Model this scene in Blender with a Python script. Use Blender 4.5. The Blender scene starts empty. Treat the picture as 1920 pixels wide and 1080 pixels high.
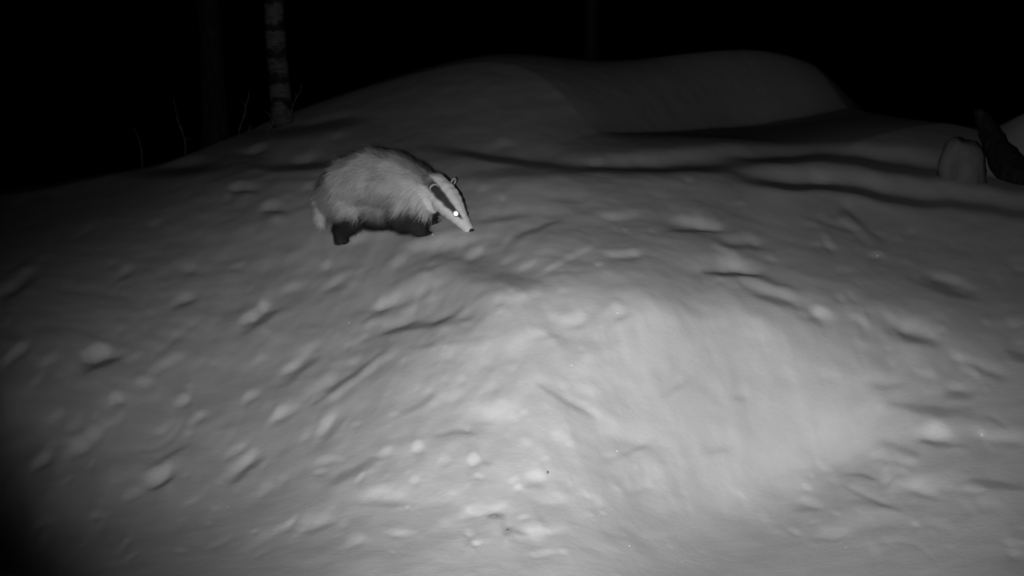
import bpy, math, random
import numpy as np
from mathutils import Vector, Matrix, noise

random.seed(7)
rng = np.random.default_rng(7)
sc = bpy.context.scene
R = math.radians

# ------------------------------------------------------------------ camera
FPX = 1844.0            # focal length in photograph pixels (1920 wide)
PITCH = R(13.5)         # tilted down
H = 0.90
cam_d = bpy.data.cameras.new('camera')
cam_d.sensor_width = 36.0
cam_d.lens = 36.0 * FPX / 1920.0
cam_d.dof.use_dof = True
cam_d.dof.focus_distance = 2.9
cam_d.dof.aperture_fstop = 5.6
cam_d.clip_start = 0.05
cam_d.clip_end = 400.0
cam = bpy.data.objects.new('camera', cam_d)
cam.location = (0, 0, H)
cam.rotation_euler = (math.pi / 2 - PITCH, 0, 0)
sc.collection.objects.link(cam)
sc.camera = cam

# ------------------------------------------------------------------ night sky
world = bpy.data.worlds.new('World')
sc.world = world
world.use_nodes = True
wn = world.node_tree
sky = wn.nodes.new('ShaderNodeTexSky')
sky.sky_type = 'NISHITA'
sky.sun_disc = False
sky.sun_elevation = R(-6)
sky.sun_rotation = R(150)
bw = wn.nodes.new('ShaderNodeRGBToBW')
wn.links.new(sky.outputs[0], bw.inputs[0])
wn.links.new(bw.outputs[0], wn.nodes['Background'].inputs[0])
wn.nodes['Background'].inputs[1].default_value = 0.0006

# ------------------------------------------------------------------ the infrared flash of the trail camera
# (the only light there is: it sits just under and left of the lens)
LPOS = np.array([-0.04, 0.02, H - 0.014])
L_AZ, L_EL, L_HALF = R(6.9), R(-6.0), R(39.7)
L_POWER = 280.0
ld = bpy.data.lights.new('infrared_flash', 'SPOT')
ld.energy = L_POWER
ld.spot_size = 2 * L_HALF
ld.spot_blend = 1.0
ld.shadow_soft_size = 0.012
ld.color = (1, 1, 1)
lamp = bpy.data.objects.new('infrared_flash', ld)
lamp.location = LPOS
LAX = np.array([math.sin(L_AZ) * math.cos(L_EL), math.cos(L_AZ) * math.cos(L_EL), math.sin(L_EL)])
lamp.rotation_euler = Vector(LAX).to_track_quat('-Z', 'Y').to_euler()
sc.collection.objects.link(lamp)

sc.view_settings.view_transform = 'Standard'
sc.view_settings.look = 'None'
sc.view_settings.exposure = 0.0
sc.view_settings.gamma = 1.0
sc.cycles.filter_width = 1.5
sc.cycles.max_bounces = 5
sc.cycles.diffuse_bounces = 3
sc.cycles.use_denoising = True
# ------------------------------------------------------------------ snow ground
SNOW_ALB = 0.80
CP, SP = math.cos(PITCH), math.sin(PITCH)

def project(x, y, z):
    """world -> photograph pixel (for reading the layout list below)"""
    dz = z - H
    d = y * CP - dz * SP
    u = y * SP + dz * CP
    d = np.maximum(d, 1e-3)
    return 960 + FPX * x / d, 540 - FPX * u / d

def ray(px, py):
    a, b = (px - 960) / FPX, (540 - py) / FPX
    v = np.array([a, CP + b * SP, -SP + b * CP])
    return v / np.linalg.norm(v)

def sst(a, b, v):
    t = np.clip((v - a) / (b - a), 0, 1)
    return t * t * (3 - 2 * t)

_AG = np.arange(-2500.0, 4501.0, 10.0)
_AK = np.exp(-.5 * (np.arange(-24, 25) / 8.0) ** 2); _AK /= _AK.sum()
def table(az, xs, vs):
    """rounded-off interpolation over bearings"""
    t = np.interp(_AG, xs, vs)
    t = np.convolve(np.pad(t, 24, mode='edge'), _AK, mode='valid')
    return np.interp(az, _AG, t)

def base_z(x, y):
    """The mound, the flat behind it and the knoll rising from it."""
    r = np.hypot(x, y)
    az = 960 + FPX * x / np.maximum(y, 0.3) / CP         # bearing, in photo columns
    az = np.clip(az, -2500, 4500)
    z = 0.05 * np.clip(y, -3, table(az, [980, 1130, 1500, 1650, 1850], [10, 6.2, 6.2, 7.8, 9.5]))   # level behind the mound
    d = np.where(x > 0, 1.0 - 0.8 * sst(4.5, 8, r), 1.0)
    z = z - d * np.where(x > 0, 0.20 * x * x / (1 + (x / 1.6) ** 2), 0.10 * x * x / (1 + (x / 2.6) ** 2))
    z = z - .034 * np.clip(r - 6.2, 0, 6) * table(az, [1000, 1110, 1500, 1640], [0, 1, 1, 0])
    # knoll
    rb = table(az, [300, 600, 1060, 1130, 1200, 1320, 1420, 1550, 1700], [5.2, 5.4, 5.7, 6.9, 8.2, 10.8, 12.8, 13.4, 14])
    top = table(az, [300, 350, 430, 650, 1000, 1130, 1250, 1450, 1530, 1600],
                        [0, .01, .10, .28, .53, .73, .95, 1.12, .98, 0.0])
    k = np.clip((r - rb) / table(az, [1060, 1200, 1320, 1420], [5.5, 3.8, 2.6, 2.2]), 0, 1)
    z = z + top * sst(-.25, 1.15, k) - top * sst(-.25, 1.15, 0 * k)
    # everything falls away beyond
    z = z - 0.10 * np.maximum(r - table(az, [0, 400, 700, 1550, 1650, 1900], [8, 9, 13, 17, 10.4, 9.0]), 0) ** 1.15
    z = z + .25 * sst(7.4, 9.2, r) * (1 - sst(9.4, 12, r)) * sst(1850, 1960, az) * (1 - sst(2500, 3200, az))
    return np.maximum(z, -6)

# brightness of the snow read off the photograph (8-bit grey), columns x rows: the slope of the
# snow towards the flash is worked out from it
BX = [0, 150, 300, 450, 600, 750, 900, 1050, 1200, 1350, 1500, 1650, 1800, 1920]
BG = {
 100: [0, 0, 0, 0, 0, 0, 1, 9, 22, 28, 20, 1, 0, 0],
 150: [0, 0, 0, 0, 3, 10, 18, 26, 28, 28, 24, 9, 5, 3],
 200: [0, 0, 0, 8, 20, 27, 32, 33, 26, 7, 9, 15, 18, 14],
 250: [0, 0, 2, 14, 25, 32, 38, 38, 16, 18, 28, 26, 20, 34],
 300: [0, 1, 8, 25, 36, 45, 46, 48, 60, 62, 60, 52, 45, 36],
 350: [1, 4, 15, 45, 62, 72, 80, 80, 80, 76, 65, 60, 50, 35],
 400: [2, 8, 30, 58, 75, 85, 90, 88, 88, 86, 62, 55, 45, 30],
 450: [3, 18, 42, 68, 85, 100, 105, 95, 98, 95, 65, 52, 45, 35],
 500: [6, 28, 52, 75, 92, 102, 100, 108, 120, 112, 80, 60, 48, 32],
 550: [12, 38, 62, 82, 98, 125, 135, 145, 140, 130, 105, 72, 50, 38],
 600: [18, 45, 68, 88, 100, 120, 145, 163, 171, 160, 140, 100, 65, 42],
 650: [24, 56, 80, 98, 105, 130, 160, 163, 182, 166, 150, 120, 95, 60],
 700: [30, 62, 84, 97, 110, 145, 165, 171, 184, 173, 155, 125, 95, 65],
 750: [34, 66, 86, 98, 115, 150, 168, 178, 178, 178, 160, 140, 105, 70],
 800: [34, 66, 86, 102, 125, 158, 172, 185, 188, 180, 165, 145, 110, 80],
 850: [30, 60, 82, 104, 125, 160, 172, 185, 186, 180, 170, 130, 95, 85],
 900: [25, 54, 80, 102, 122, 160, 168, 181, 184, 180, 155, 115, 100, 90],
 950: [24, 46, 72, 95, 120, 158, 165, 172, 172, 168, 120, 106, 105, 90],
 1000: [20, 35, 52, 78, 115, 150, 158, 168, 170, 138, 108, 108, 100, 85],
 1050: [18, 30, 45, 70, 108, 145, 150, 165, 160, 122, 108, 106, 98, 80],
}
# dents, lumps and streaks: column, row, half length, half width, tilt, how much brighter or darker
FEAT = [
 (478,590,32,8,33,.9),(496,575,10,8,20,.5),(492,602,35,5,33,-.35),(180,665,26,11,20,1.1),(195,682,40,5,25,-.5),
 (344,562,22,6,20,.5),(447,498,14,6,20,.4),(355,505,14,8,20,.35),(230,512,16,6,30,.5),(611,497,8,6,0,.9),
 (625,530,25,6,20,.5),(630,541,30,4,15,-.3),(217,748,14,9,20,.7),(342,750,14,9,20,.6),(314,680,40,7,30,.35),
 (278,718,14,5,20,.35),(33,660,25,7,40,.9),(158,830,30,12,35,.45),(78,862,20,9,25,.6),(297,890,24,14,30,.7),
 (303,906,24,5,30,-.4),(312,858,45,5,30,-.35),(455,868,35,9,35,.4),(462,885,35,5,35,-.3),(442,843,22,8,30,.3),
 (470,745,20,7,35,.5),(533,773,30,9,35,.35),(555,680,40,6,40,.3),(562,696,45,5,38,-.25),(600,723,40,10,30,.25),
 (600,885,10,6,0,.4),(590,980,30,12,30,.35),(545,540,18,6,25,.4),(283,587,8,5,0,.4),(360,940,20,6,20,.2),
 (28,530,35,9,35,1.2),(35,545,35,5,35,-.5),(178,965,10,8,0,.4),(230,525,18,4,30,-.25),(345,573,22,4,20,-.25),
 (825,453,60,8,5,.55),(670,448,12,6,0,.6),(698,442,25,4,0,.4),(878,500,90,16,-8,-.28),(947,528,60,10,-3,-.25),
 (892,475,18,7,25,.55),(747,487,18,8,35,.45),(955,450,12,6,30,.5),(996,436,55,5,20,-.35),(988,497,18,5,25,.45),
 (959,483,20,6,25,.3),(1060,490,50,5,28,.4),(1040,470,40,14,20,.15),(1163,477,30,6,2,.7),(1163,489,35,4,0,-.25),
 (674,505,35,5,20,.3),(727,563,24,8,22,.55),(800,530,45,14,20,.3),(731,576,40,4,10,-.3),(703,592,30,5,30,-.3),
 (768,580,14,6,20,.35),(710,605,40,8,15,.3),(804,607,70,9,10,-.35),(845,590,30,6,30,-.25),(735,620,30,5,10,-.25),
 (1077,599,20,10,0,.6),(1155,585,14,9,15,.55),(1165,600,20,4,25,-.2),(939,584,9,4,0,.3),(963,558,55,8,3,.2),
 (1012,624,12,4,0,.25),(1020,633,30,4,5,-.2),(1212,668,75,55,10,.12),(660,703,75,5,38,-.35),(672,712,70,6,38,.2),
 (837,642,60,5,8,-.2),(923,654,60,16,15,.15),(853,679,25,4,0,-.2),(918,775,35,16,15,.22),(992,726,25,14,40,.18),
 (837,746,35,10,20,.2),(788,758,40,6,30,-.18),(1057,750,55,5,-30,-.22),(1187,820,45,14,-10,.2),(1130,787,40,10,-30,.15),
 (1190,844,50,4,22,-.2),(1110,774,6,4,0,.4),(784,840,12,8,0,.4),
 (719,850,20,8,10,.3),(841,815,60,8,5,-.12),(613,795,25,9,45,.35),(625,809,30,4,45,-.2),(890,864,11,9,0,.42),
 (912,870,12,6,0,-.2),(721,929,35,12,0,.28),(721,948,40,5,0,-.12),(662,884,50,8,25,-.25),(1003,895,16,9,0,.2),
 (1005,912,20,4,0,-.15),(1400,900,150,38,36,.06),(1530,965,130,34,34,-.12),(929,968,14,6,10,-.3),(951,997,8,9,0,-.3),(975,1000,14,4,-20,-.2),
 (877,1021,5,9,0,-.2),(1014,970,5,7,0,-.15),(1051,818,14,10,0,.12),(1203,877,15,8,0,.15),(880,1000,8,8,0,.2),
 (1140,725,9,5,0,.15),(1262,719,14,6,30,.25),(1266,733,25,4,25,-.15),
 (1540,592,20,8,-10,.9),(1530,606,30,4,-15,-.25),(1462,569,50,6,-18,-.3),(1613,602,18,7,-30,.4),(1422,635,22,7,-5,.25),
 (1387,739,14,8,0,.35),(1387,752,16,4,0,-.15),(1711,635,45,9,-12,-.4),(1698,609,50,14,-25,.4),(1764,620,10,6,0,.4),
 (1911,669,25,8,-20,-.4),(1667,727,30,5,5,-.2),(1644,715,40,8,0,.15),(1795,743,25,8,0,-.35),(1791,729,18,6,0,.4),
 (1755,769,70,10,-5,-.3),(1760,818,28,12,-8,.7),(1773,836,40,7,-3,-.35),(1840,815,6,4,0,.6),(1880,820,40,12,-5,.45),
 (1662,893,12,10,60,.35),(1591,889,70,18,5,-.15),(1520,946,22,7,-5,.3),(1511,958,25,4,0,-.2),(1644,978,60,14,5,.25),
 (1653,949,60,6,-5,-.2),(1738,911,60,14,0,.3),(1858,911,60,8,-5,-.35),(1347,827,22,12,0,.2),(1347,849,25,5,0,-.15),
 (1342,898,20,12,0,.12),(1253,951,18,12,0,.12),(1689,844,40,6,-20,-.2),(1830,680,60,8,-20,.25),(1845,700,50,6,-20,-.2),
 (1313,419,45,10,-3,.6),(1313,437,50,4,0,-.35),(1393,450,30,9,-3,.4),(1400,466,45,4,-3,-.25),(1351,469,16,5,-10,.45),
 (1362,497,45,12,-5,.6),(1372,517,40,5,-5,-.4),(1445,527,60,6,-15,-.25),(1445,545,55,9,-15,.3),(1644,480,10,5,0,.7),
 (1553,457,16,8,-45,.45),(1575,405,15,6,20,-.3),(1616,422,45,4,-40,-.3),(1600,432,40,6,-40,.25),(1574,558,10,8,-30,.35),
 (1581,507,18,7,0,.2),(1784,527,40,8,-15,.5),(1773,545,50,9,-18,-.45),(1909,506,10,6,0,.8),(1906,488,20,9,0,.4),
 (1707,436,8,6,0,.3),(1683,452,10,5,0,.35),(1540,337,18,8,0,.6),(1906,604,14,10,0,.6),(1519,425,14,5,0,.25),
 (1292,342,8,5,0,.35),(1386,384,8,4,0,.3),(457,350,24,7,0,1.5),(515,387,22,7,0,1.0),(515,413,10,4,0,.6),(490,320,20,6,8,.5),(583,351,15,6,15,.5),(290,420,12,6,20,.5),
 (160,432,18,7,30,.5),(905,355,12,6,20,.5),(943,373,6,4,0,.5),(1163,405,35,10,3,.4),(1120,302,12,6,10,.7),
 (480,280,22,7,5,1.1),(575,295,22,6,15,1.0),(632,256,8,5,0,.8),(940,272,25,7,10,.6),(930,412,60,5,8,-.3),(457,361,20,4,0,-.3),
 (515,398,20,4,0,-.3),(1040,180,10,6,0,.2),(1250,160,12,6,0,.15),
]
STROKE = [
 ([(1380,302),(1460,296),(1560,294),(1640,308),(1750,326),(1850,341),(1920,352)], 10, -1.1),
 ([(1390,333),(1450,348),(1510,352),(1560,350),(1640,366),(1720,382),(1800,386),(1920,402)], 8, -1.0),
 ([(850,338),(950,324),(1100,320),(1250,318),(1400,318)], 10, -.6),
 ([(800,275),(860,290),(940,300),(1010,306),(1060,308)], 7, -.9),
 ([(1090,301),(1250,289),(1400,279),(1560,279),(1750,285)], 8, .9),
 ([(200,300),(300,304),(420,300)], 6, .8),
 ([(230,325),(330,323),(420,317)], 8, -.8),
 ([(400,296),(470,294),(520,300)], 5, -.5),
 ([(450,312),(540,314),(640,308)], 7, -1.0),
 ([(440,255),(560,246),(690,226)], 11, -.75),
 ([(540,234),(620,222),(700,208)], 5, .7),
 ([(500,338),(560,335),(610,332)], 4, -.5),
]

def sample(a, px, py):
    u = np.clip(px / 2, 0, 958.99); v = np.clip(py / 2, 0, 538.99)
    i, j = u.astype(int), v.astype(int); fu, fv = u - i, v - j
    return (a[j, i] * (1 - fu) + a[j, i + 1] * fu) * (1 - fv) + (a[j + 1, i] * (1 - fu) + a[j + 1, i + 1] * fu) * fv

def lattice(x, y, seed):
    """smooth value noise"""
    i, j = np.floor(x).astype(np.int64), np.floor(y).astype(np.int64)
    fx, fy = x - i, y - j
    fx, fy = fx * fx * fx * (fx * (fx * 6 - 15) + 10), fy * fy * fy * (fy * (fy * 6 - 15) + 10)
    def h(a, b):
        n = (a * 374761393 + b * 668265263 + seed * 69069) & 0x7fffffff
        n = ((n ^ (n >> 13)) * 1274126177) & 0x7fffffff
        return ((n ^ (n >> 16)) & 0xffff) / 32768.0 - 1.0
    return (h(i, j) * (1 - fx) + h(i + 1, j) * fx) * (1 - fy) + (h(i, j + 1) * (1 - fx) + h(i + 1, j + 1) * fx) * fy

def brightness_map():
    rows = sorted(BG)
    gx, gy = np.arange(960) * 2.0, np.arange(540) * 2.0
    g = np.array([np.interp(gx, BX, BG[r]) for r in rows])
    g = g * (1 + .085 * sst(105, 165, g))
    g = np.array([np.interp(gy, rows, g[:, i]) for i in range(len(gx))]).T
    def blur(a, s, ax):
        n = int(3 * s); k = np.exp(-.5 * (np.arange(-n, n + 1) / s) ** 2); k /= k.sum()
        pad = [(0, 0), (0, 0)]; pad[ax] = (n, n)
        p = np.pad(a, pad, mode='edge')
        return sum(k[i] * np.take(p, np.arange(a.shape[ax]) + i, axis=ax) for i in range(2 * n + 1))
    g = blur(blur(g, 42, 1), 10, 0)
    lin = np.where(g / 255 <= .04045, g / 255 / 12.92, ((g / 255 + .055) / 1.055) ** 2.4)
    X, Y = np.meshgrid(gx, gy)
    rag = .65 * lattice(X / 26, Y / 13, 61) + .35 * lattice(X / 13, Y / 6, 62)
    lay = [np.zeros_like(lin) for _ in range(4)]       # small lumps, dents and streaks, long grooves
    def blob(m, cx, cy, L, W, ang, a, curl=0.0):
        c, s = math.cos(R(ang)), math.sin(R(ang))
        e = 3.0 * max(L, W)
        i0, i1 = max(0, int((cx - e) / 2)), min(960, int((cx + e) / 2) + 1)
        j0, j1 = max(0, int((cy - e) / 2)), min(540, int((cy + e) / 2) + 1)
        if i1 <= i0 or j1 <= j0: return
        dx, dy = X[j0:j1, i0:i1] - cx, -(Y[j0:j1, i0:i1] - cy)
        u, v = dx * c + dy * s, -dx * s + dy * c
        v = v + curl * u * u / L
        v = v + .22 * W * np.sin(u / L * 2.1 + cx) + W * .55 * sample(rag, X[j0:j1, i0:i1], Y[j0:j1, i0:i1])   # ragged outline
        u = u + L * .35 * sample(rag, (X[j0:j1, i0:i1] + 611) % 1900, (Y[j0:j1, i0:i1] + 377) % 1060)
        Wv = np.where(v < 0, W * .72, W * 1.12) if a > 0 else W
        q = (u / L) ** 2 + (v / Wv) ** 2
        m[j0:j1, i0:i1] += a * np.exp(-.5 * q ** (2.3 if W < 12 else 1.4))
    def dent(cx, cy, L, W, ang, a, edge=True):
        m = lay[0] if (L < 13 and W < 11) else lay[1]
        blob(m, cx, cy, L, W, ang, a * 1.45)
        if edge and a > .18 and W < 15:
            o = 1.45 * W * .8
            blob(m, cx + o * math.sin(R(ang)) * .9, cy + o, L * .9, max(2.4, W * .42), ang, -min(.45, .48 * a))
    for f in FEAT:
        dent(*f)
    # the countless lesser dents: wind-scoured, running down both flanks of the mound
    rg = np.random.default_rng(11)
    for _ in range(230):
        cx, cy = rg.uniform(-20, 1940), 335 + 715 * rg.uniform() ** .8
        if cx > 560 and cx < 900 and cy < 450: continue
        if rg.uniform() < .85 * math.exp(-((cx - 1370) / 230) ** 2 - ((cy - 770) / 210) ** 2): continue
        ang = float(np.interp(cx, [0, 500, 950, 1300, 1900], [36, 28, 8, -10, -24])) + rg.normal(0, 9)
        sc_ = float(np.interp(cy, [330, 1050], [.6, 1.25]))
        W = rg.uniform(3.5, 8.5) * sc_; L = W * rg.uniform(1.2, 3.6)
        dent(cx, cy, L, W, ang, rg.uniform(.12, .42) * float(np.interp(cx, [0, 700, 1000, 1350, 1900], [.9, .75, .55, .7, .95])) * (.7 if cx < 500 and cy > 800 else 1))
    for _ in range(18):
        cx, cy = rg.uniform(0, 1920), 345 + 690 * rg.uniform()
        ang = float(np.interp(cx, [0, 500, 950, 1300, 1900], [36, 28, 8, -10, -24])) + rg.normal(0, 8)
        L = rg.uniform(25, 70)
        if 1150 < cx < 1570 and 560 < cy < 970: continue
        cu = rg.uniform(-.35, .35)
        blob(lay[1], cx, cy, L, 3.4, ang, -rg.uniform(.12, .35), cu); blob(lay[1], cx, cy - 8, L, 6, ang, rg.uniform(.08, .25), cu)
    for _ in range(300):
        cx, cy = rg.uniform(0, 1920), 335 + 710 * rg.uniform()
        if 560 < cx < 900 and cy < 450: continue
        if rg.uniform() < .8 * math.exp(-((cx - 1370) / 230) ** 2 - ((cy - 770) / 210) ** 2): continue
        sc_ = float(np.interp(cy, [330, 1050], [.6, 1.2])); W = rg.uniform(2.2, 4.8) * sc_
        dent(cx, cy, W * rg.uniform(1.0, 2.6), W, rg.normal(float(np.interp(cx, [0, 950, 1900], [30, 5, -18])), 16), rg.uniform(.15, .55) * rg.uniform(.4, 1))
    for pts, W, a in STROKE:
        x = np.array([p[0] for p in pts], float); y = np.array([p[1] for p in pts], float)
        yc = np.interp(np.clip(gx, x[0], x[-1]), x, y)
        yc = blur(yc[None, :], 14, 1)[0] + 2.0 * np.sin(gx / 37.0) + 1.2 * np.sin(gx / 13.0)
        fade = sst(x[0] - 60, x[0] + 110, gx) * (1 - (sst(x[-1] - 60, x[-1] + 20, gx) if x[-1] < 1900 else 0))
        lay[3 if W > 20 else 2] += a * fade[None, :] * np.exp(-.5 * np.abs((Y - yc[None, :]) / W) ** 2.8)
    return lin, lay

def beam(x, y, z):
    d = np.stack([x - LPOS[0], y - LPOS[1], z - LPOS[2]], -1)
    n = np.linalg.norm(d, axis=-1)
    c = (d @ LAX) / n
    t = np.clip((c - math.cos(L_HALF)) / (1 - math.cos(L_HALF)), 0, 1)
    return t * t * (3 - 2 * t), n

def build_heights():
    """Snow surface: the base shape plus the relief whose slopes towards the flash give the brightness
    listed above.  Solved as one smooth surface (radial slopes wanted, sideways slopes damped)."""
    lin, lay = brightness_map()
    fine = np.arange(-33, 33.001, 0.085)
    phi = np.concatenate([np.arange(-180, -33, 3.0), fine, np.arange(36, 180, 3.0)])
    f0 = int(np.argmax(phi >= -33.0001)); f1 = f0 + len(fine)
    ph = np.radians(phi)
    rs = [0.25]
    while rs[-1] < 90:
        r = rs[-1]
        if r < 0.9: dr = 0.05
        elif r < 16: dr = min(0.10, max(0.0035, 2.3 * r * r / (FPX * (H - 0.04 * min(r, 9)))))
        else: dr = 0.12 * r * (r / 16)
        rs.append(r + dr)
    rs = np.array(rs)
    X = rs[:, None] * np.sin(ph)[None, :]; Y = rs[:, None] * np.cos(ph)[None, :]
    ZB = base_z(X, Y)
    x, y, zb = X[:, f0:f1], Y[:, f0:f1], ZB[:, f0:f1]
    r = np.broadcast_to(rs[:, None], x.shape)
    sx, cy = np.sin(ph[f0:f1])[None, :], np.cos(ph[f0:f1])[None, :]
    pb = np.gradient(zb, rs, axis=0)
    K = SNOW_ALB * L_POWER / (4 * math.pi ** 2)
    # a little unevenness of wind-packed snow
    n = (.8 * (2 * sst(-.5, .5, lattice(x * 5, y * 8, 3) + .25 * lattice(x * 17, y * 26, 4)) - 1)
         + .8 * (2 * sst(-.5, .5, lattice(x * 11 + y * 3, y * 17, 5)) - 1)
         + .7 * (2 * sst(-.45, .45, lattice(x * 27 - y * 4, y * 34, 7)) - 1) + .45 * lattice(x * 58, y * 66, 8))
    use = sst(0.9, 1.1, r) * (1 - sst(14, 17, r))
    wB = 1.0 * (1 - sst(6.0, 8.5, r))
    # tridiagonal solve per sideways frequency
    nf = len(fine); m = 2 * nf
    k = np.fft.rfftfreq(m, d=math.radians(.085)) * 2 * math.pi
    dre = np.diff(rs); h = np.gradient(rs)
    gam = 1 / np.interp(rs, [0, 4.5, 6.0, 7.5], [.3, 6.5, 2.4, 1.6]) ** 2
    A = ALPHA * k[None, :] ** 2 / rs[:, None] ** 2 + gam[:, None]
    lo = np.zeros(len(rs)); up = np.zeros(len(rs))
    lo[1:] = -1 / dre / h[1:]; up[:-1] = -1 / dre / h[:-1]
    dg = -(lo + up)[:, None] + A
    def solve(q):
        qe = .5 * (q[1:] + q[:-1])
        rhs = np.zeros_like(q)
        rhs[:-1] -= qe / h[:-1, None]; rhs[1:] += qe / h[1:, None]
        F = np.fft.rfft(np.concatenate([rhs, rhs[:, ::-1]], 1), axis=1)
        cp = np.zeros_like(F.real); dp = np.zeros_like(F)
        cp[0] = up[0] / dg[0]; dp[0] = F[0] / dg[0]
        for i in range(1, len(rs)):
            den = dg[i] - lo[i] * cp[i - 1]
            cp[i] = up[i] / den; dp[i] = (F[i] - lo[i] * dp[i - 1]) / den
        for i in range(len(rs) - 2, -1, -1):
            dp[i] -= cp[i] * dp[i + 1]
        return np.fft.irfft(dp, n=m, axis=1)[:, :nf]
    d = np.zeros_like(zb)
    for it in range(9):
        z = zb + d
        px, py = project(x, y, z)
        s, dist = beam(x, y, z)
        lv = (LPOS[2] - z) / dist
        lh = np.maximum(-((LPOS[0] - x) * sx + (LPOS[1] - y) * cy) / dist, .1)
        B = .97 * sample(lin, px, py)
        cosw = B * dist * dist / (K * np.maximum(s, .02))
        cosb = np.maximum((pb * lh + lv) / np.sqrt(1 + pb * pb), .02)
        cosw = cosb * (np.clip(cosw, cosb * (.10 + .18 * sst(4.2, 6, r)), 2.5 * cosb) / cosb) ** wB
        noise_amp = .10 * np.interp(px, [0, 800, 1100, 1250, 1550, 1700, 1920], [1, 1.15, 1.0, .6, .6, .9, 1]) * (1 - .4 * sst(560, 760, py))
        M = np.ones_like(z)
        for i in range(4):
            M = M * np.clip(1 + GAIN * sample(lay[i], px, py), .14 if i < 2 else .08, 3.8)
        M = M * (1 + noise_amp * n)
        c = np.clip(cosw * M, .010, .85)
        dz = np.gradient(z, rs, axis=0)
        p = np.clip((c * np.sqrt(1 + np.clip(dz, -.8, .8) ** 2) - lv) / lh, -1.0, 1.0)
        dn = solve((p - pb) * use)
        d = dn if it == 0 else d + (dn - d) * .6
    Z = ZB.copy()
    Z[:, f0:f1] = zb + d
    for j, w in ((f0 - 1, .45), (f0 - 2, .12)): Z[:, j] += w * d[:, 0]
    for j, w in ((f1, .45), (f1 + 1, .12)): Z[:, j] += w * d[:, -1]
    return rs, phi, Z

ALPHA, GAIN = 0.02, 1.15
RS, PHI, ZG = build_heights()

def ground_z(x, y):
    r, p = math.hypot(x, y), math.degrees(math.atan2(x, y))
    i = int(np.clip(np.searchsorted(RS, r) - 1, 0, len(RS) - 2)); j = int(np.clip(np.searchsorted(PHI, p) - 1, 0, len(PHI) - 2))
    a, b = (r - RS[i]) / (RS[i + 1] - RS[i]), (p - PHI[j]) / (PHI[j + 1] - PHI[j])
    return float((ZG[i, j] * (1 - b) + ZG[i, j + 1] * b) * (1 - a) + (ZG[i + 1, j] * (1 - b) + ZG[i + 1, j + 1] * b) * a)

def at_ground(px, py, tmin=0.8, tmax=30):
    """point of the snow seen in a photograph pixel"""
    v = ray(px, py); t = tmin
    while t < tmax:
        q = v * t + np.array([0, 0, H])
        if q[2] <= ground_z(q[0], q[1]): return Vector(q)
        t += 0.004 * t
    return None

def at_dist(px, py, t):
    """point at a horizontal distance t in a photograph pixel's direction"""
    v = ray(px, py); return Vector(v * (t / math.hypot(v[0], v[1])) + np.array([0, 0, H]))

# ------------------------------------------------------------------ materials
def nmat(name, col, rough=.8, spec=.3, metallic=0.0):
    m = bpy.data.materials.new(name); m.use_nodes = True
    b = m.node_tree.nodes['Principled BSDF']
    b.inputs['Base Color'].default_value = (col, col, col, 1)
    b.inputs['Roughness'].default_value = rough
    b.inputs['Specular IOR Level'].default_value = spec
    b.inputs['Metallic'].default_value = metallic
    return m, m.node_tree.nodes, m.node_tree.links, b

def coords(N, L, scale=(1, 1, 1)):
    t = N.new('ShaderNodeTexCoord'); mp = N.new('ShaderNodeMapping')
    mp.inputs['Scale'].default_value = scale
    L.new(t.outputs['Object'], mp.inputs['Vector'])
    return mp.outputs[0]

def noise_tex(N, L, vec, scale, detail=4, rough=.55):
    n = N.new('ShaderNodeTexNoise')
    n.inputs['Scale'].default_value = scale; n.inputs['Detail'].default_value = detail
    n.inputs['Roughness'].default_value = rough
    L.new(vec, n.inputs['Vector'])
    return n.outputs['Fac']

def ramp(N, L, fac, stops):
    r = N.new('ShaderNodeValToRGB'); e = r.color_ramp.elements
    while len(e) < len(stops): e.new(.5)
    for el, (p, c) in zip(e, stops):
        el.position = p; el.color = (c, c, c, 1)
    L.new(fac, r.inputs[0])
    return r.outputs[0]

def bump(N, L, b, fac, dist, strength=1.0):
    n = N.new('ShaderNodeBump'); n.inputs['Distance'].default_value = dist
    n.inputs['Strength'].default_value = strength
    L.new(fac, n.inputs['Height']); L.new(n.outputs[0], b.inputs['Normal'])
    return n

def snow_material():
    m, N, L, b = nmat('snow', SNOW_ALB, .75, .15)
    v = coords(N, L)
    f1 = noise_tex(N, L, v, 9, 3)
    L.new(ramp(N, L, f1, [(.3, .76), (.7, .83)]), b.inputs['Base Color'])
    f = noise_tex(N, L, v, 60, 5, .65)
    bump(N, L, b, f, .0035, .3)
    return m
M_SNOW = snow_material()

def bark_material(name, lo, hi, scale, dist=.006):
    m, N, L, b = nmat(name, hi, .9, .15)
    v = coords(N, L, (1, 1, .3))
    f = noise_tex(N, L, v, scale, 5, .65)
    L.new(ramp(N, L, f, [(.35, lo), (.65, hi)]), b.inputs['Base Color'])
    bump(N, L, b, f, dist)
    return m

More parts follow.
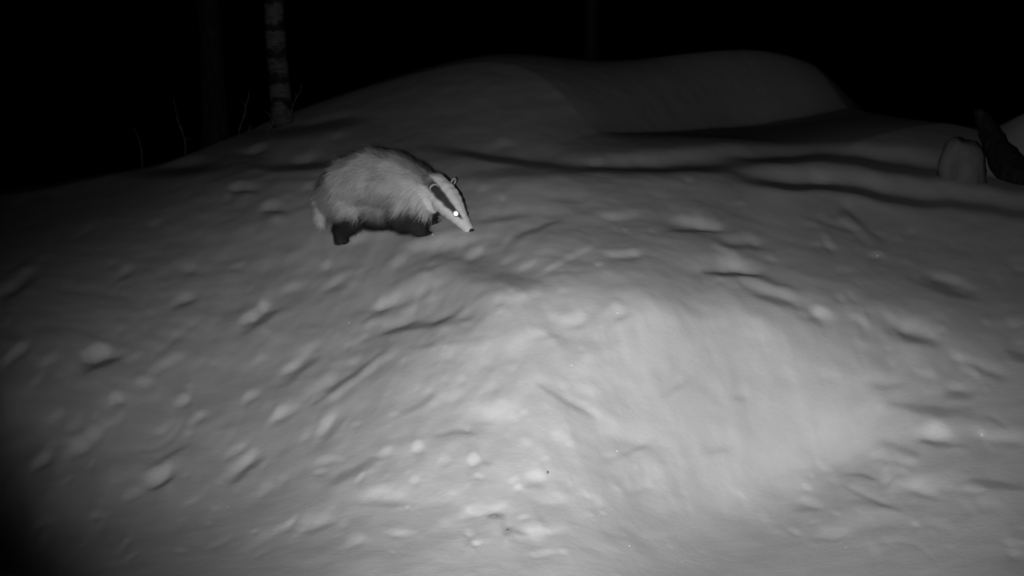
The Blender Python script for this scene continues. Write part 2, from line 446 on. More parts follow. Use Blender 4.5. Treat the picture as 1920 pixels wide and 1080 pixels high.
def birch_material(name, pale, dark, period, start):
    """white bark with dark rings, rough dark bark at the foot"""
    m, N, L, b = nmat(name, pale, .7, .2)
    t = N.new('ShaderNodeTexCoord'); s = N.new('ShaderNodeSeparateXYZ')
    L.new(t.outputs['Object'], s.inputs[0])
    v = coords(N, L, (1, 1, 1))
    w = noise_tex(N, L, v, 5, 3)
    a = N.new('ShaderNodeMath'); a.operation = 'MULTIPLY_ADD'
    L.new(w, a.inputs[0]); a.inputs[1].default_value = .32
    L.new(s.outputs['Z'], a.inputs[2])
    c = N.new('ShaderNodeMath'); c.operation = 'MULTIPLY'; c.inputs[1].default_value = 2 * math.pi / period
    L.new(a.outputs[0], c.inputs[0])
    d = N.new('ShaderNodeMath'); d.operation = 'SINE'; L.new(c.outputs[0], d.inputs[0])
    e = N.new('ShaderNodeMath'); e.operation = 'MULTIPLY_ADD'; e.inputs[1].default_value = .5; e.inputs[2].default_value = .5
    L.new(d.outputs[0], e.inputs[0])
    rings = ramp(N, L, e.outputs[0], [(.08, dark), (.42, pale)])
    v2 = coords(N, L, (1, 1, 6))
    len_ = ramp(N, L, noise_tex(N, L, v2, 9, 3), [(.36, .45), (.5, 1)])
    mx = N.new('ShaderNodeMixRGB'); mx.blend_type = 'MULTIPLY'; mx.inputs[0].default_value = 1
    L.new(rings, mx.inputs[1]); L.new(len_, mx.inputs[2])
    foot = N.new('ShaderNodeMapRange'); foot.inputs[1].default_value = start - .12; foot.inputs[2].default_value = start + .12
    L.new(s.outputs['Z'], foot.inputs[0])
    mf = N.new('ShaderNodeMixRGB'); mf.inputs[1].default_value = (dark * .4,) * 3 + (1,)
    L.new(foot.outputs[0], mf.inputs[0]); L.new(mx.outputs[0], mf.inputs[2])
    L.new(mf.outputs[0], b.inputs['Base Color'])
    bump(N, L, b, noise_tex(N, L, v2, 14, 4), .004)
    return m

# ------------------------------------------------------------------ object helpers
def link(o, parent=None):
    sc.collection.objects.link(o)
    if parent is not None: o.parent = parent
    return o

def mesh_obj(name, verts, faces, mat, parent=None, smooth=True):
    me = bpy.data.meshes.new(name)
    me.from_pydata([tuple(v) for v in verts], [], [tuple(f) for f in faces])
    if smooth: me.polygons.foreach_set('use_smooth', [True] * len(me.polygons))
    me.materials.append(mat); me.update()
    return link(bpy.data.objects.new(name, me), parent)

def tag(o, label, cat, group=None):
    o['label'] = label; o['category'] = cat
    if group: o['group'] = group
    return o

def empty(name, loc):
    o = bpy.data.objects.new(name, None); o.location = loc; o.empty_display_size = .1
    return link(o)

def tube(pts, rad, seg=8, wob=0.0, seed=0):
    """verts, faces of a tapered tube through pts, capped"""
    pts = [Vector(p) for p in pts]; V, F = [], []
    rnd = random.Random(seed)
    up = Vector((.3, 1, .2)).normalized()
    for i, p in enumerate(pts):
        t = (pts[min(i + 1, len(pts) - 1)] - pts[max(i - 1, 0)]).normalized()
        a = t.cross(up).normalized(); b = t.cross(a).normalized()
        for k in range(seg):
            q = 2 * math.pi * k / seg
            rr = rad[i] * (1 + wob * (rnd.random() - .5) * 2)
            V.append(p + a * math.cos(q) * rr + b * math.sin(q) * rr)
    for i in range(len(pts) - 1):
        for k in range(seg):
            k2 = (k + 1) % seg
            F.append((i * seg + k, i * seg + k2, (i + 1) * seg + k2, (i + 1) * seg + k))
    n = len(V); V.append(pts[0]); V.append(pts[-1])
    for k in range(seg):
        F.append((n, (k + 1) % seg, k)); o = (len(pts) - 1) * seg
        F.append((n + 1, o + k, o + (k + 1) % seg))
    return V, F

def merge(parts):
    V, F = [], []
    for v, f in parts:
        o = len(V); V += list(v); F += [tuple(i + o for i in q) for q in f]
    return V, F

# ------------------------------------------------------------------ ground
def build_ground():
    nr, npz = ZG.shape
    ph = np.radians(PHI)
    X = RS[:, None] * np.sin(ph)[None, :]; Y = RS[:, None] * np.cos(ph)[None, :]
    co = np.stack([X, Y, ZG], -1).reshape(-1, 3)
    i = np.arange(nr - 1)[:, None] * npz; j = np.arange(npz)[None, :]; j2 = (j + 1) % npz
    q = np.stack([i + j, i + j2, i + npz + j2, i + npz + j], -1).reshape(-1, 4)[:, ::-1]
    # loose ice grains that catch the flash
    gv, gf = [], []
    n0 = len(co) + 1
    more = [(rng.uniform(420, 1800), rng.uniform(450, 1060), rng.uniform(.5, .95)) for _ in range(45)]
    for (px, py, s) in more + [(833,469,1.7),(1017,668,1.7),(1072,685,1.5),(905,594,1.4),(1112,775,1.4),(1158,587,1.5),(1030,856,1.6),
                        (1157,846,1.4),(1001,493,1.5),(1841,815,1.6),(655,606,1.2),(845,747,1.5),(1366,772,1.5),(1180,1024,1.2),
                        (940,583,1.2),(1645,480,1.2),(865,960,1.1),(1270,520,1.0),(700,930,1.1),(812,441,1.4)]:
        p = at_ground(px, py)
        s *= 1.25 * (p - Vector((0, 0, H))).length / FPX
        b = n0 + len(gv)
        for k in range(6):
            a = k * math.pi / 3
            gv.append((p.x + s * math.cos(a), p.y + s * math.sin(a), p.z + s * .2))
        gv += [(p.x, p.y - s * .3, p.z + s * 1.7), (p.x, p.y, p.z - s)]
        for k in range(6):
            gf += [(b + k, b + (k + 1) % 6, b + 6), (b + (k + 1) % 6, b + k, b + 7)]
    co = np.vstack([co, [[0, 0, ZG[0].mean()]], np.array(gv)])
    c = nr * npz
    fan = [((k + 1) % npz, k, c) for k in range(npz)]
    faces = [tuple(x) for x in q.tolist()] + [tuple(reversed(f)) if False else f for f in fan] + gf
    me = bpy.data.meshes.new('snow_ground')
    me.from_pydata(co.tolist(), [], faces)
    me.polygons.foreach_set('use_smooth', [True] * len(me.polygons))
    me.materials.append(M_SNOW); me.update()
    o = link(bpy.data.objects.new('snow_ground', me)); o['kind'] = 'structure'
    return o
build_ground()

# ------------------------------------------------------------------ badger
def build_badger():
    foot = at_ground(640, 456)
    D = math.hypot(foot.x, foot.y)
    S = 1.0 / (492.0 / (FPX / (foot.y * CP + (H - foot.z) * SP)))     # metres per model metre
    under = at_ground(885, 437)              # the snow it is sniffing
    yaw = math.atan2(under.y - foot.y, under.x - foot.x)
    root = empty('badger', foot)
    root.rotation_euler = (0, 0, yaw); root.scale = (S, S, S)
    tag(root, 'stout grey badger with black and white striped face sniffing the snow', 'badger')
    Mw = Matrix.Translation(foot) @ Matrix.Rotation(yaw, 4, 'Z') @ Matrix.Diagonal((S, S, S, 1))
    Mi = Mw.inverted()
    oy = .075                                # the near hind foot is at the origin: the spine lies oy behind it
    def gz(x, y):
        w = Mw @ Vector((x, y, 0)); return (ground_z(w.x, w.y) - foot.z) / S
    eye_l = Mi @ Vector((0, 0, H))
    def T(x, y, z):
        """model-sheet position (side view) -> model space, at lateral distance y"""
        v = Mi.to_3x3() @ Vector(ray(640 + 492 * x, 460 - 492 * z))
        return eye_l + v * ((y - eye_l.y) / v.y)
    fit_in, fit_out = [], []
    for x in (-.1, .1, .3, .5):
        for z in (0, .15, .3):
            q = T(x, .02, z); fit_in.append((q.x, q.z, 1)); fit_out.append((x, z))
    AFF = np.linalg.lstsq(np.array(fit_in), np.array(fit_out), rcond=None)[0]
    def sheet(p):
        q = np.stack([p[:, 0], p[:, 2], np.ones(len(p))], -1) @ AFF
        return q[:, 0], q[:, 1]
    # --- head frame
    SK = T(.385, oy - .03, .196); NO = T(.497, oy - .055, .066)
    HL = (NO - SK).length / .170             # head length against the model sheet
    a = (NO - SK).normalized()
    c = (Mi @ Vector((0, 0, H)) - SK).normalized()
    cp = (c - a * c.dot(a)).normalized(); e = cp.cross(a)
    if e.z < 0: e = -e
    upv = (cp * math.cos(R(43)) + e * math.sin(R(43))).normalized()
    lat = upv.cross(a).normalized()
    if lat.dot(c) < 0: lat = -lat            # towards the camera
    # --- blobs
    import bmesh
    bm = bmesh.new()
    def ball(p, r, sc3=(1, 1, 1), rot=None):
        m = Matrix.Translation(p)
        if rot is not None: m = m @ rot
        m = m @ Matrix.Diagonal((r * sc3[0], r * sc3[1], r * sc3[2], 1))
        bmesh.ops.create_icosphere(bm, subdivisions=2, radius=1.0, matrix=m)
    def chain(pts, step=.3, sc3=(1, 1, 1)):
        for (p, r), (q, s) in zip(pts[:-1], pts[1:]):
            p, q = Vector(p), Vector(q); n = max(2, int((p - q).length / (min(r, s) * step)) + 1)
            for i in range(n + 1):
                t = i / n; t2 = t
                ball(p.lerp(q, t2), r + (s - r) * t2, sc3)
    chain([(T(*p), r) for p, r in [((-.006, oy, .200), .094), ((.05, oy, .236), .124), ((.125, oy, .254), .130), ((.20, oy, .242), .123), ((.27, oy - .005, .216), .110),
           ((.325, oy - .018, .200), .086), ((.362, oy - .028, .198), .070)]], .3, (1, 1.06, 1))
    chain([(T(*p), r) for p, r in [((.02, oy, .150), .075), ((.13, oy, .135), .082), ((.25, oy, .140), .078)]], .3, (1, 1.1, 1))
    chain([(T(*p), r) for p, r in [((.28, oy - .03, .175), .075), ((.345, oy - .035, .172), .066)]], .3, (1, 1.1, 1))
    # head: skull, cheeks, muzzle
    HR = Matrix((a, lat, upv)).transposed().to_4x4()
    for u, w, r, l in [(-.03, -.006, .072, 1.0), (0.0, -.003, .073, 1.05), (.025, -.003, .070, 1.08), (.05, -.004, .064, 1.06), (.075, -.008, .055, 1.02),
                       (.10, -.012, .045, 1.0), (.125, -.017, .036, .98), (.145, -.019, .029, .98), (.157, -.020, .025, .98)]:
        ball(SK + a * (u * HL) + upv * w, r, (1, l, .92), HR)
    # lower jaw
    for u, r in [(.0, .036), (.04, .032), (.07, .028), (.10, .022), (.125, .016), (.137, .013)]:
        ball(SK + a * (u * HL) - upv * (.036 - .05 * u), r, (1, 1, .8), HR)
    # legs (paws planted on the snow)
    legs = []
    def leg(top, knee, ankle, paw, rt, rk, ra, rp):
        t0 = T(paw[0], paw[1], 0); paw = Vector((t0.x, paw[1], 0)); g = gz(paw.x, paw.y); paw.z = g + rp * .05
        ank = T(*ankle); ank.z = g + ankle[2]; top = T(*top); knee = T(*knee)
        chain([(top, rt), (knee, rk), (ank, ra), (paw, rp)], .3)
        ball(paw + Vector((rp * .9, 0, -rp * .12)), rp * .85, (1.2, 1.0, .62))
        for k in (-1.5, -.5, .5, 1.5):
            ball(paw + Vector((rp * 1.75 - abs(k) * .006, k * rp * .38, -rp * .28)), rp * .3, (1.6, .9, .8))
        legs.append((paw, rp))
    leg((.03, oy - .05, .16), (.045, .0, .105), (.0, -.005, .055), (.0, 0, 0), .078, .055, .036, .027)
    leg((.04, oy + .05, .16), (.075, oy + .07, .10), (.055, oy + .075, .055), (.065, oy + .075, 0), .075, .052, .034, .026)
    leg((.255, oy - .055, .165), (.235, oy - .075, .10), (.285, oy - .075, .045), (.315, oy - .075, 0), .07, .05, .036, .027)
    leg((.275, oy + .045, .165), (.295, oy + .065, .11), (.325, oy + .065, .05), (.345, oy + .06, 0), .068, .048, .034, .026)
    # tail
    chain([(T(*p), r) for p, r in [((-.070, oy - .01, .205), .030), ((-.080, oy - .02, .165), .028), ((-.082, oy - .025, .12), .026), ((-.076, oy - .028, .080), .017)]], .35)
    tmp = bpy.data.meshes.new('body_blobs'); bm.to_mesh(tmp); bm.free()
    to = link(bpy.data.objects.new('body_blobs', tmp))
    md = to.modifiers.new('r', 'REMESH'); md.mode = 'VOXEL'; md.voxel_size = .0052
    ms = to.modifiers.new('s', 'SMOOTH'); ms.factor = .5; ms.iterations = 5
    bpy.context.view_layer.update()
    dg = bpy.context.evaluated_depsgraph_get()
    me = bpy.data.meshes.new_from_object(to.evaluated_get(dg))
    bpy.data.objects.remove(to); bpy.data.meshes.remove(tmp)
    me.name = 'body'
    nv = len(me.vertices)
    co = np.empty(nv * 3); me.vertices.foreach_get('co', co); co = co.reshape(-1, 3)
    no = np.empty(nv * 3); me.vertex_normals.foreach_get('vector', no); no = no.reshape(-1, 3)

    A, LT, UP, S0 = map(np.array, (a, lat, upv, SK))
    def fields(p):
        rel = p - S0
        u = rel @ A / HL; v = rel @ LT; w = rel @ UP + .008
        th = np.degrees(np.arctan2(np.abs(v), w))
        rad = np.hypot(v, w)
        return u, v, w, th, rad
    def colour(p, jit):
        """coat pattern: grey back, black legs and belly, striped head"""
        u, v, w, th, rad = fields(p)
        x, z = sheet(p)
        col = np.full(len(p), .52)
        tail = (x < -.062) & (z < .19)
        # black underside and legs
        edge = np.interp(x, [-.1, .0, .06, .12, .2, .26, .32, .36], [.130, .130, .128, .124, .128, .145, .152, .155]) + jit * .022
        leg = sst(.012, -.012, z - edge)
        leg = 1 - sst(-.026, .022, z - edge)
        leg = np.where(tail | ((u > -.035) & (rad < .082)), 0, leg)
        col = col * (1 - leg) + .030 * leg
        col = np.where(tail, .52, col)
        # head
        hd = sst(-.135, -.03, u + jit * .014)
        t1 = np.interp(u, [-.08, -.03, .02, .07, .12, .16], [22, 28, 30, 31, 32, 34])
        t2 = np.interp(u, [-.08, -.03, .02, .07, .11, .14], [66, 66, 64, 62, 57, 50])
        blk = sst(-6, 6, th - t1 + jit * 2) * (1 - sst(-7, 7, th - t2 + jit * 3)) * (1 - sst(.118, .138, u))
        face = .78 * (1 - blk) + .055 * blk
        chin = sst(138, 158, th) * (u < .12)
        face = face * (1 - chin) + .10 * chin
        neckdark = np.where(u < -.02, sst(20, 40, th) * (1 - sst(64, 80, th)), 0)
        wt = hd
        top = th < t1
        wt = np.where(top, sst(-.09, -.045, u + jit * .012), wt)
        wt = np.where((th > t1) & (th < t2), sst(-.075, -.02, u), wt)
        wt = wt * (1 - sst(.092, .112, rad))
        wt = wt * (1 - leg * (1 - sst(-.04, -.02, u)))
        return col * (1 - wt) + face * wt
    jit = lattice(co[:, 0] * 60 + 7, co[:, 2] * 60 + co[:, 1] * 37, 21)
    cc = colour(co, jit)
    def set_col(m, vals):
        at = m.color_attributes.new('coat', 'FLOAT_COLOR', 'POINT')
        arr = np.ones((len(vals), 4)); arr[:, :3] = vals[:, None]
        at.data.foreach_set('color', arr.ravel())
    set_col(me, cc)
    m_coat, N, L, b = nmat('badger_coat', .3, .75, .12)
    at = N.new('ShaderNodeAttribute'); at.attribute_name = 'coat'
    L.new(at.outputs['Color'], b.inputs['Base Color'])
    me.materials.clear(); me.materials.append(m_coat)
    me.polygons.foreach_set('use_smooth', [True] * len(me.polygons))
    body = link(bpy.data.objects.new('body', me), root)

    # --- fur: single hairs rooted on the skin
    nf = len(me.polygons)
    ar = np.empty(nf); me.polygons.foreach_get('area', ar)
    cen = np.empty(nf * 3); me.polygons.foreach_get('center', cen); cen = cen.reshape(-1, 3)
    pn = np.empty(nf * 3); me.polygons.foreach_get('normal', pn); pn = pn.reshape(-1, 3)
    uu = fields(cen)[0]; rr = fields(cen)[4]
    ishead = (uu > -.03) & (rr < .085)
    lowleg = (cen[:, 2] < .06)
    wgt = ar * np.where(ishead, 1.5, 1.0)
    NH = 60000
    idx = rng.choice(nf, NH, p=wgt / wgt.sum())
    rt = cen[idx] + rng.normal(0, .0018, (NH, 3)); nn = pn[idx]
    rt -= nn * ((rt - cen[idx]) * nn).sum(1)[:, None]
    u = uu[idx]; hd = sst(-.10, .0, np.where(rr[idx] < .085, u, -1))
    x, z = sheet(rt)
    ln = .047 * (1 - hd) + .007 * hd
    ln = np.where(z < .11, np.minimum(ln, .030), ln); ln = np.where(z < .06, .018, ln)
    ln = np.where((x < -.07) & (z < .19), .030, ln)
    ln = ln * np.where((rr[idx] < .1) & (u > .09), .45, 1) * rng.uniform(.6, 1.25, NH)
    # combing: back along the spine, down the flanks; back along the head
    bodydir = np.stack([np.full(NH, -1.0), np.zeros(NH), -.55 - .4 * (nn[:, 2] < .3)], -1)
    comb = bodydir * (1 - hd)[:, None] + (-A[None, :]) * hd[:, None]
    fl = np.stack([lattice(x * 22, z * 22 + rt[:, 1] * 15, s) for s in (31, 32, 33)], -1) * .55
    comb = comb + fl * (1 - hd)[:, None] + rng.normal(0, .24, (NH, 3))
    comb -= nn * (comb * nn).sum(1)[:, None]
    comb /= np.linalg.norm(comb, axis=1)[:, None] + 1e-6
    lift = (.55 * (1 - hd) + .22 * hd)[:, None] * rng.uniform(.55, 1.75, (NH, 1))
    side = np.cross(nn, comb)
    wd = (.00085 * (1 - hd) + .0006 * hd)[:, None] * rng.uniform(.7, 1.3, (NH, 1))
    p0 = rt - nn * .002
    p1 = rt + (nn * lift * .8 + comb * .6) * ln[:, None] * .55
    droop = np.array([0, 0, -.22])
    p2 = rt + (nn * lift * .9 + comb * 1.0 + droop * (1 - hd)[:, None]) * ln[:, None]
    V = np.concatenate([p0 - side * wd, p0 + side * wd, p1 - side * wd * .8, p1 + side * wd * .8, p2])
    k = np.arange(NH)
    quad = np.stack([k, k + 2 * NH, k + 3 * NH, k + NH], -1)
    tri = np.stack([k + 2 * NH, k + 4 * NH, k + 3 * NH], -1)
    fm = bpy.data.meshes.new('fur')
    fm.from_pydata(V.tolist(), [], quad.tolist() + tri.tolist())
    base = colour(rt, lattice(x * 60 + 7, z * 60 + rt[:, 1] * 37, 21))
    var = np.where(base > .2, rng.uniform(.72, 1.22, NH), rng.uniform(.8, 1.5, NH)) * (1 + .22 * lattice(x * 34, z * 26 + 5, 44))
    base = np.clip(base * var, .015, .85)
    tip = np.where((hd < .5) & (base > .2), base * 1.15, base)
    mid = np.where((hd < .5) & (base > .2), base * .8, base)
    set_col(fm, np.concatenate([base * .9, base * .9, mid, mid, tip]))
    fm.polygons.foreach_set('use_smooth', [True] * len(fm.polygons))
    fm.materials.append(m_coat)
    nrm = (nn * .92 + comb * .12 + side * rng.normal(0, .16, (NH, 1)) + rng.normal(0, .08, (NH, 3)))
    nrm /= np.linalg.norm(nrm, axis=1)[:, None]
    fm.normals_split_custom_set_from_vertices(np.tile(nrm, (5, 1)).tolist())
    fur = link(bpy.data.objects.new('fur', fm), root)
    fur['kind'] = 'stuff'

    # --- eyes, nose, ears
    m_eye, N, L, b = nmat('eye_shine', .98, .5, .5, 1.0)
    m_dark, *_ = nmat('bare_skin', .03, .5, .4)
    def surf(u, th, s):
        """point of the head at distance u along it and th degrees off its crown"""
        d = UP * math.cos(R(th)) + LT * math.sin(R(th)) * s
        o = S0 + A * (u * HL) - UP * .008
        q = co - o; along = q @ d; perp = np.linalg.norm(q - along[:, None] * d, axis=1)
        ok = (perp < .008) & (along > 0)
        return o + d * (along[ok].max() if ok.any() else .04), d
    def ico(name, p, r, mat, parent, rot=None, sc3=(1, 1, 1)):
        b2 = bmesh.new()
        bmesh.ops.create_icosphere(b2, subdivisions=3, radius=r)
        for v in b2.verts: v.co = Vector((v.co.x * sc3[0], v.co.y * sc3[1], v.co.z * sc3[2]))
        m = bpy.data.meshes.new(name); b2.to_mesh(m); b2.free()
        m.polygons.foreach_set('use_smooth', [True] * len(m.polygons)); m.materials.append(mat)
        o = link(bpy.data.objects.new(name, m), parent); o.location = p
        if rot is not None: o.rotation_euler = rot.to_euler()
        return o
    HR3 = Matrix((a, lat, upv)).transposed()
    for s in (1, -1):
        p, d = surf(.105, 51 if s > 0 else 88, s)
        fz = (Vector(d) * .2 + c * .8).normalized()
        fx = fz.orthogonal().normalized()
        ey = ico('eye', p + d * (.006 if s > 0 else -.004), .0135 if s > 0 else .009, m_eye if s > 0 else m_dark, root, Matrix((fx, fz.cross(fx), fz)).transposed(), (1, 1, .2))
        lid = []
        # dark lid ring round the ball
        t = Vector(d); q1 = t.orthogonal().normalized(); q2 = t.cross(q1)
        ringp = [Vector(p) + q1 * .0122 * math.cos(i * math.pi / 8) + q2 * .0122 * math.sin(i * math.pi / 8) - t * .001 for i in range(17)]
        if s > 0:
            v_, f_ = tube(ringp, [.0022] * 17, 6)
            mesh_obj('eyelid', v_, f_, m_dark, root)
        # ear: a cupped leaf with a pale rim
        p, d = surf(-.006, 50, s)
        d = Vector(d); base_p = Vector(p) - d * .010
        out = (d * .75 - a * .35 + upv * .35).normalized()
        face = (a * .8 + d * .35).normalized(); face = (face - out * face.dot(out)).normalized(); w_ = out.cross(face)
        V_, F_ = [], []
        nu, nvv = 9, 12
        for sh in (0, 1):
            for i in range(nu):
                r = i / (nu - 1)
                for j in range(nvv):
                    q = 2 * math.pi * j / nvv
                    px_, py_ = .019 * r * math.cos(q), .018 * r * math.sin(q)
                    dep = -.010 * (1 - r * r) - (.004 if sh else 0) * (1 - r ** 4)
                    V_.append(base_p + out * (.014 + py_) + w_ * px_ + face * dep)
        for sh in (0, 1):
            o0 = sh * nu * nvv
            for i in range(nu - 1):
                for j in range(nvv):
                    j2 = (j + 1) % nvv
                    f = (o0 + i * nvv + j, o0 + (i + 1) * nvv + j, o0 + (i + 1) * nvv + j2, o0 + i * nvv + j2)
                    F_.append(f if sh else f[::-1])
        ear = mesh_obj('ear', V_, F_, m_dark, root)
        rim = [base_p + out * (.014 + .018 * math.sin(q)) + w_ * .019 * math.cos(q) for q in [R(-35 + i * 250 / 14) for i in range(15)]]
        v_, f_ = tube(rim, [.002 + .003 * math.sin(math.pi * i / 14) for i in range(15)], 8)
        m_rim = bpy.data.materials.get('ear_rim') or nmat('ear_rim', .42, .85, .1)[0]
        mesh_obj('ear_rim', v_, f_, m_rim, ear)
    ico('nose', SK + a * (.175 * HL) - upv * .012, .0125, m_dark, root, HR3, (.8, 1.15, .9))
    return root
build_badger()

# ------------------------------------------------------------------ trees behind
def limbs(base, height, r0, rnd, n, lo):
    parts = []
    for i in range(n):
        h = height * (lo + (1 - lo) * (i + rnd.random()) / n)
        az = rnd.uniform(0, 2 * math.pi); L = (height - h) * .35 + .6
        p = Vector((0, 0, h)); d = Vector((math.cos(az), math.sin(az), .7)).normalized()
        pts, rad = [], []
        rr = r0 * (1 - h / height) * .4 + .008
        for k in range(7):
            pts.append(p.copy()); rad.append(rr * (1 - k / 7.5))
            p = p + d * L / 6; d = (d + Vector((rnd.gauss(0, .12), rnd.gauss(0, .12), .06))).normalized()
        parts.append(tube(pts, rad, 6))
        for k in range(2, 7):
            for _ in range(2):
                q = pts[k]; dd = (d + Vector((rnd.gauss(0, .7), rnd.gauss(0, .7), rnd.gauss(0, .4)))).normalized()
                tp = [q + dd * (L * .3 * t / 3) - Vector((0, 0, .03 * t * t)) for t in range(4)]
                parts.append(tube(tp, [rr * .25, rr * .2, rr * .12, .002], 4))
    return merge(parts)

def tree(name, px, dist, width_px, height, mat, m_limb, label, cat, lean=0.0, seed=1, lo=.45, flare=.25, group=None):
    q = at_dist(px, 97, dist); base = Vector((q.x, q.y, ground_z(q.x, q.y) - .06))
    root = empty(name, base); tag(root, label, cat, group)
    rnd = random.Random(seed)
    r0 = width_px / 2 / (FPX / dist)
    pts, rad = [], []
    n = 40
    for i in range(n + 1):
        h = height * i / n
        pts.append(Vector((lean * h + .02 * math.sin(h * 1.7 + seed), .02 * math.cos(h * 1.3), h)))
        rad.append(r0 * (1 - .9 * i / n) ** .8 * (1 + flare * math.exp(-h / .25)) * (1 + .03 * rnd.uniform(-1, 1)))
    v, f = tube(pts, rad, 20, .02, seed)
    mesh_obj('trunk', v, f, mat, root)
    v, f = limbs(base, height, r0, rnd, 12, lo)
    mesh_obj('crown', v, f, m_limb, root)
    return root
M_TWIG = bark_material('twig_bark', .045, .12, 60, .001)
M_DARK = bark_material('dark_bark', .01, .035, 18, .015)
M_BIRCH = birch_material('birch_bark', .10, .016, .235, .0)
M_BIRCH2 = birch_material('old_birch_bark', .30, .06, .6, .95)
tree('birch_tree', 522, 9.4, 38, 9.0, M_BIRCH, M_TWIG, 'pale birch trunk with dark rings rising behind the twigs', 'tree', .0, 3, .4, .12)
tree('broad_tree', 396, 11.0, 44, 8.0, M_DARK, M_DARK, 'dim broad dark trunk left of the ringed birch', 'tree', -.01, 5, .45, .4)
tree('far_birch_tree', 1107, 15.0, 26, 10.0, M_BIRCH2, M_TWIG, 'faint tree high behind the snowy knoll, only a pale patch of trunk lit', 'tree', .01, 8, .45, .2)

# ------------------------------------------------------------------ bare saplings and twigs
def sapling(name, lines, dist, w, label, cat='sapling', mat=None):
    """stem and side shoots in photo columns and rows at one distance"""
    b = at_dist(lines[0][0][0], lines[0][0][1], dist); gz_ = ground_z(b.x, b.y)
    b = Vector((b.x, b.y, min(b.z, gz_) - .03))
    root = empty(name, b); tag(root, label, cat)
    for n, line in enumerate(lines):
        pts = [at_dist(x, y, dist + .02 * i * (n % 2 * 2 - 1)) - b for i, (x, y) in enumerate(line)]
        if n == 0: pts = [Vector((0, 0, 0))] + pts
        # rounded, slightly crooked run
        fine = []
        for p, q in zip(pts[:-1], pts[1:]):
            for t in (0, .5): fine.append(p.lerp(q, t) + Vector((random.gauss(0, .0015), random.gauss(0, .003), 0)))
        fine.append(pts[-1])
        r = w * dist / FPX / 2 * (1 if n == 0 else .7)
        v, f = tube(fine, [r * (1 - .7 * i / len(fine)) for i in range(len(fine))], 6, .1, n)
        mesh_obj('stem' if n == 0 else 'shoot', v, f, mat or M_TWIG, root)
    return root
sapling('bare_sapling', [[(348,288),(346,262),(341,244),(335,228),(331,212),(325,182)], [(346,262),(351,258),(358,262)], [(341,244),(334,236)], [(335,228),(328,222)]],
        9.0, 3.4, 'thin crooked bare sapling left of the broad dark trunk')
sapling('bare_sapling', [[(448,246),(456,222),(461,200),(466,180),(468,166)], [(456,222),(462,214),(461,204)], [(461,200),(455,192)], [(466,246),(470,232)]],
        9.2, 3.2, 'thin bare sapling between the broad trunk and the ringed birch')
sapling('bare_shoot', [[(264,275),(258,256),(252,240)], [(258,256),(266,262)]], 9.0, 3.0, 'short bare shoot at the dark left edge of the snow', 'shoot')
sapling('forked_twig', [[(503,246),(509,236),(516,226),(526,218),(538,214),(546,211)], [(512,231),(508,220),(503,212),(495,208)], [(516,226),(524,234),(531,240)]],
        8.4, 4.2, 'low forked twig in front of the foot of the ringed birch', 'twig')
sapling('leaning_twig', [[(544,216),(550,196),(556,182),(563,170),(566,156)], [(556,182),(552,172)]], 8.8, 2.2, 'faint leaning twig just right of the ringed birch', 'twig')

# ------------------------------------------------------------------ stump and log at the right edge
def stump():
    q = at_ground(1800, 336) or at_dist(1800, 336, 7.4)
    dist = math.hypot(q.x, q.y); k = dist / FPX
    root = empty('tree_stump', Vector((q.x, q.y, q.z - .05)))
    root.rotation_euler = (0, 0, -.42)
    tag(root, 'pale round-topped stump standing beside the dark log at right', 'stump')
    w, hgt = 37 * k, 70 * k + .05
    V, F = [], []; seg = 48
    prof = [(0, 1.15), (.1, 1.08), (.22, 1.02), (.36, 1.0), (.5, .97), (.63, .92), (.74, .84), (.83, .76), (.9, .65), (.95, .52), (.975, .38), (.985, .2)]
    for i, (h, r) in enumerate(prof):
        for j in range(seg):
            t = 2 * math.pi * j / seg
            rr = w * r * (1 + .05 * math.sin(3 * t + 1) + .03 * math.sin(5 * t + h * 4)) 
            sx = math.copysign(abs(math.cos(t)) ** .75, math.cos(t)); sy = math.copysign(abs(math.sin(t)) ** .75, math.sin(t))
            q_ = Vector((rr * sx + h * hgt * -.03, rr * .9 * sy, h * hgt - (.05 * hgt * sx * h)))
            nv = noise.noise_vector(q_ / (w * 1.0) + Vector((3, 1, 2))) * w * .10 + noise.noise_vector(q_ / (w * .3)) * w * .07
            V.append(q_ + nv)
    for i in range(len(prof) - 1):
        for j in range(seg):
            j2 = (j + 1) % seg
            F.append((i * seg + j, i * seg + j2, (i + 1) * seg + j2, (i + 1) * seg + j))
    F.append(tuple((len(prof) - 1) * seg + j for j in range(seg)))
    mesh_obj('wood', V, F, bark_material('stump_bark', .11, .16, 14, .004), root)
    return dist
sd = stump()

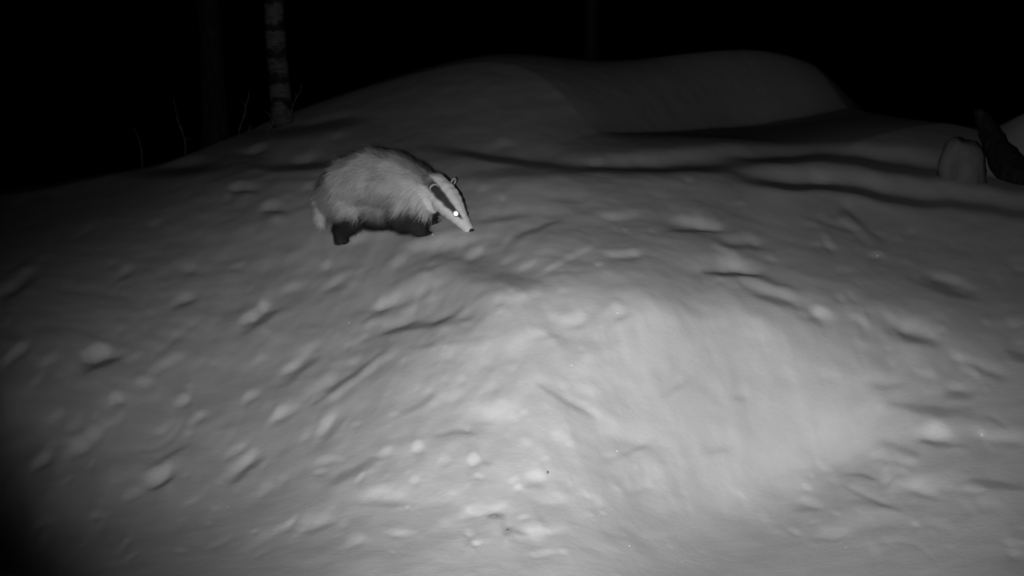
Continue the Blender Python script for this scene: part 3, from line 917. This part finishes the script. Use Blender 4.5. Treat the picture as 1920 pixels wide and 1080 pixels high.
def log():
    k = (sd + .5) / FPX
    line = [(1839, 212, .9), (1851, 240, .8), (1868, 276, .65), (1890, 310, .5), (1920, 346, .35), (1960, 392, .2)]
    pts = [at_dist(x, y, sd + d) for x, y, d in line]
    b = pts[-1].copy()
    root = empty('leaning_log', b)
    tag(root, 'dark leaning log with a knobbed upper end beside the pale stump', 'log')
    fine, rad = [], []
    for i in range(len(pts) - 1):
        for t in (0, .25, .5, .75):
            fine.append(pts[i].lerp(pts[i + 1], t) - b); rad.append(k * (12 + 4.5 * (i + t)) * (1 + random.uniform(-.07, .07)))
    rad[0] *= .55; rad[1] *= .9
    v, f = tube(fine, rad, 16, .05, 4)
    mesh_obj('trunk', v, f, M_DARK, root)
    s = fine[1]
    v, f = tube([s, s + Vector((-7 * k, -.02, 5 * k)), s + Vector((-12 * k, -.03, 7 * k)), s + Vector((-17 * k, -.03, 7 * k))], [11 * k, 10 * k, 8 * k, 5 * k], 10, .1, 9)
    mesh_obj('branch_stub', v, f, M_DARK, root)
log()

# ------------------------------------------------------------------ bits poking out of the foreground snow
M_BIT = bark_material('wet_twig', .16, .34, 40, .001)
def bit(px, py, ang, length, w, label):
    p = at_ground(px, py); k = (p - Vector((0, 0, H))).length / FPX
    root_loc = Vector((p.x, p.y, p.z))
    d = Vector((math.cos(R(ang)), math.sin(R(ang)) * 1.4, 0)) * length * k
    pts = []
    for t in (-.5, -.25, 0, .25, .5):
        q = root_loc + d * t
        pts.append(Vector((q.x, q.y, ground_z(q.x, q.y) - w * k * (.15 + 1.4 * t * t))) - root_loc)
    v, f = tube(pts, [w * k * s for s in (.4, .8, 1, .75, .3)], 8, .2, int(px))
    o = mesh_obj('twig_piece', v, f, M_BIT, None); o.location = root_loc
    tag(o, label, 'twig')
bit(926, 969, 12, 20, 2.6, 'longer dark twig bit lying sunk in the nearest snow')
bit(951, 995, 60, 13, 3.2, 'stubby dark twig bit sunk in snow just below the longer one')
bit(1027, 888, 80, 8, 2.4, 'tiny dark speck of twig beside a small bright lump of snow')
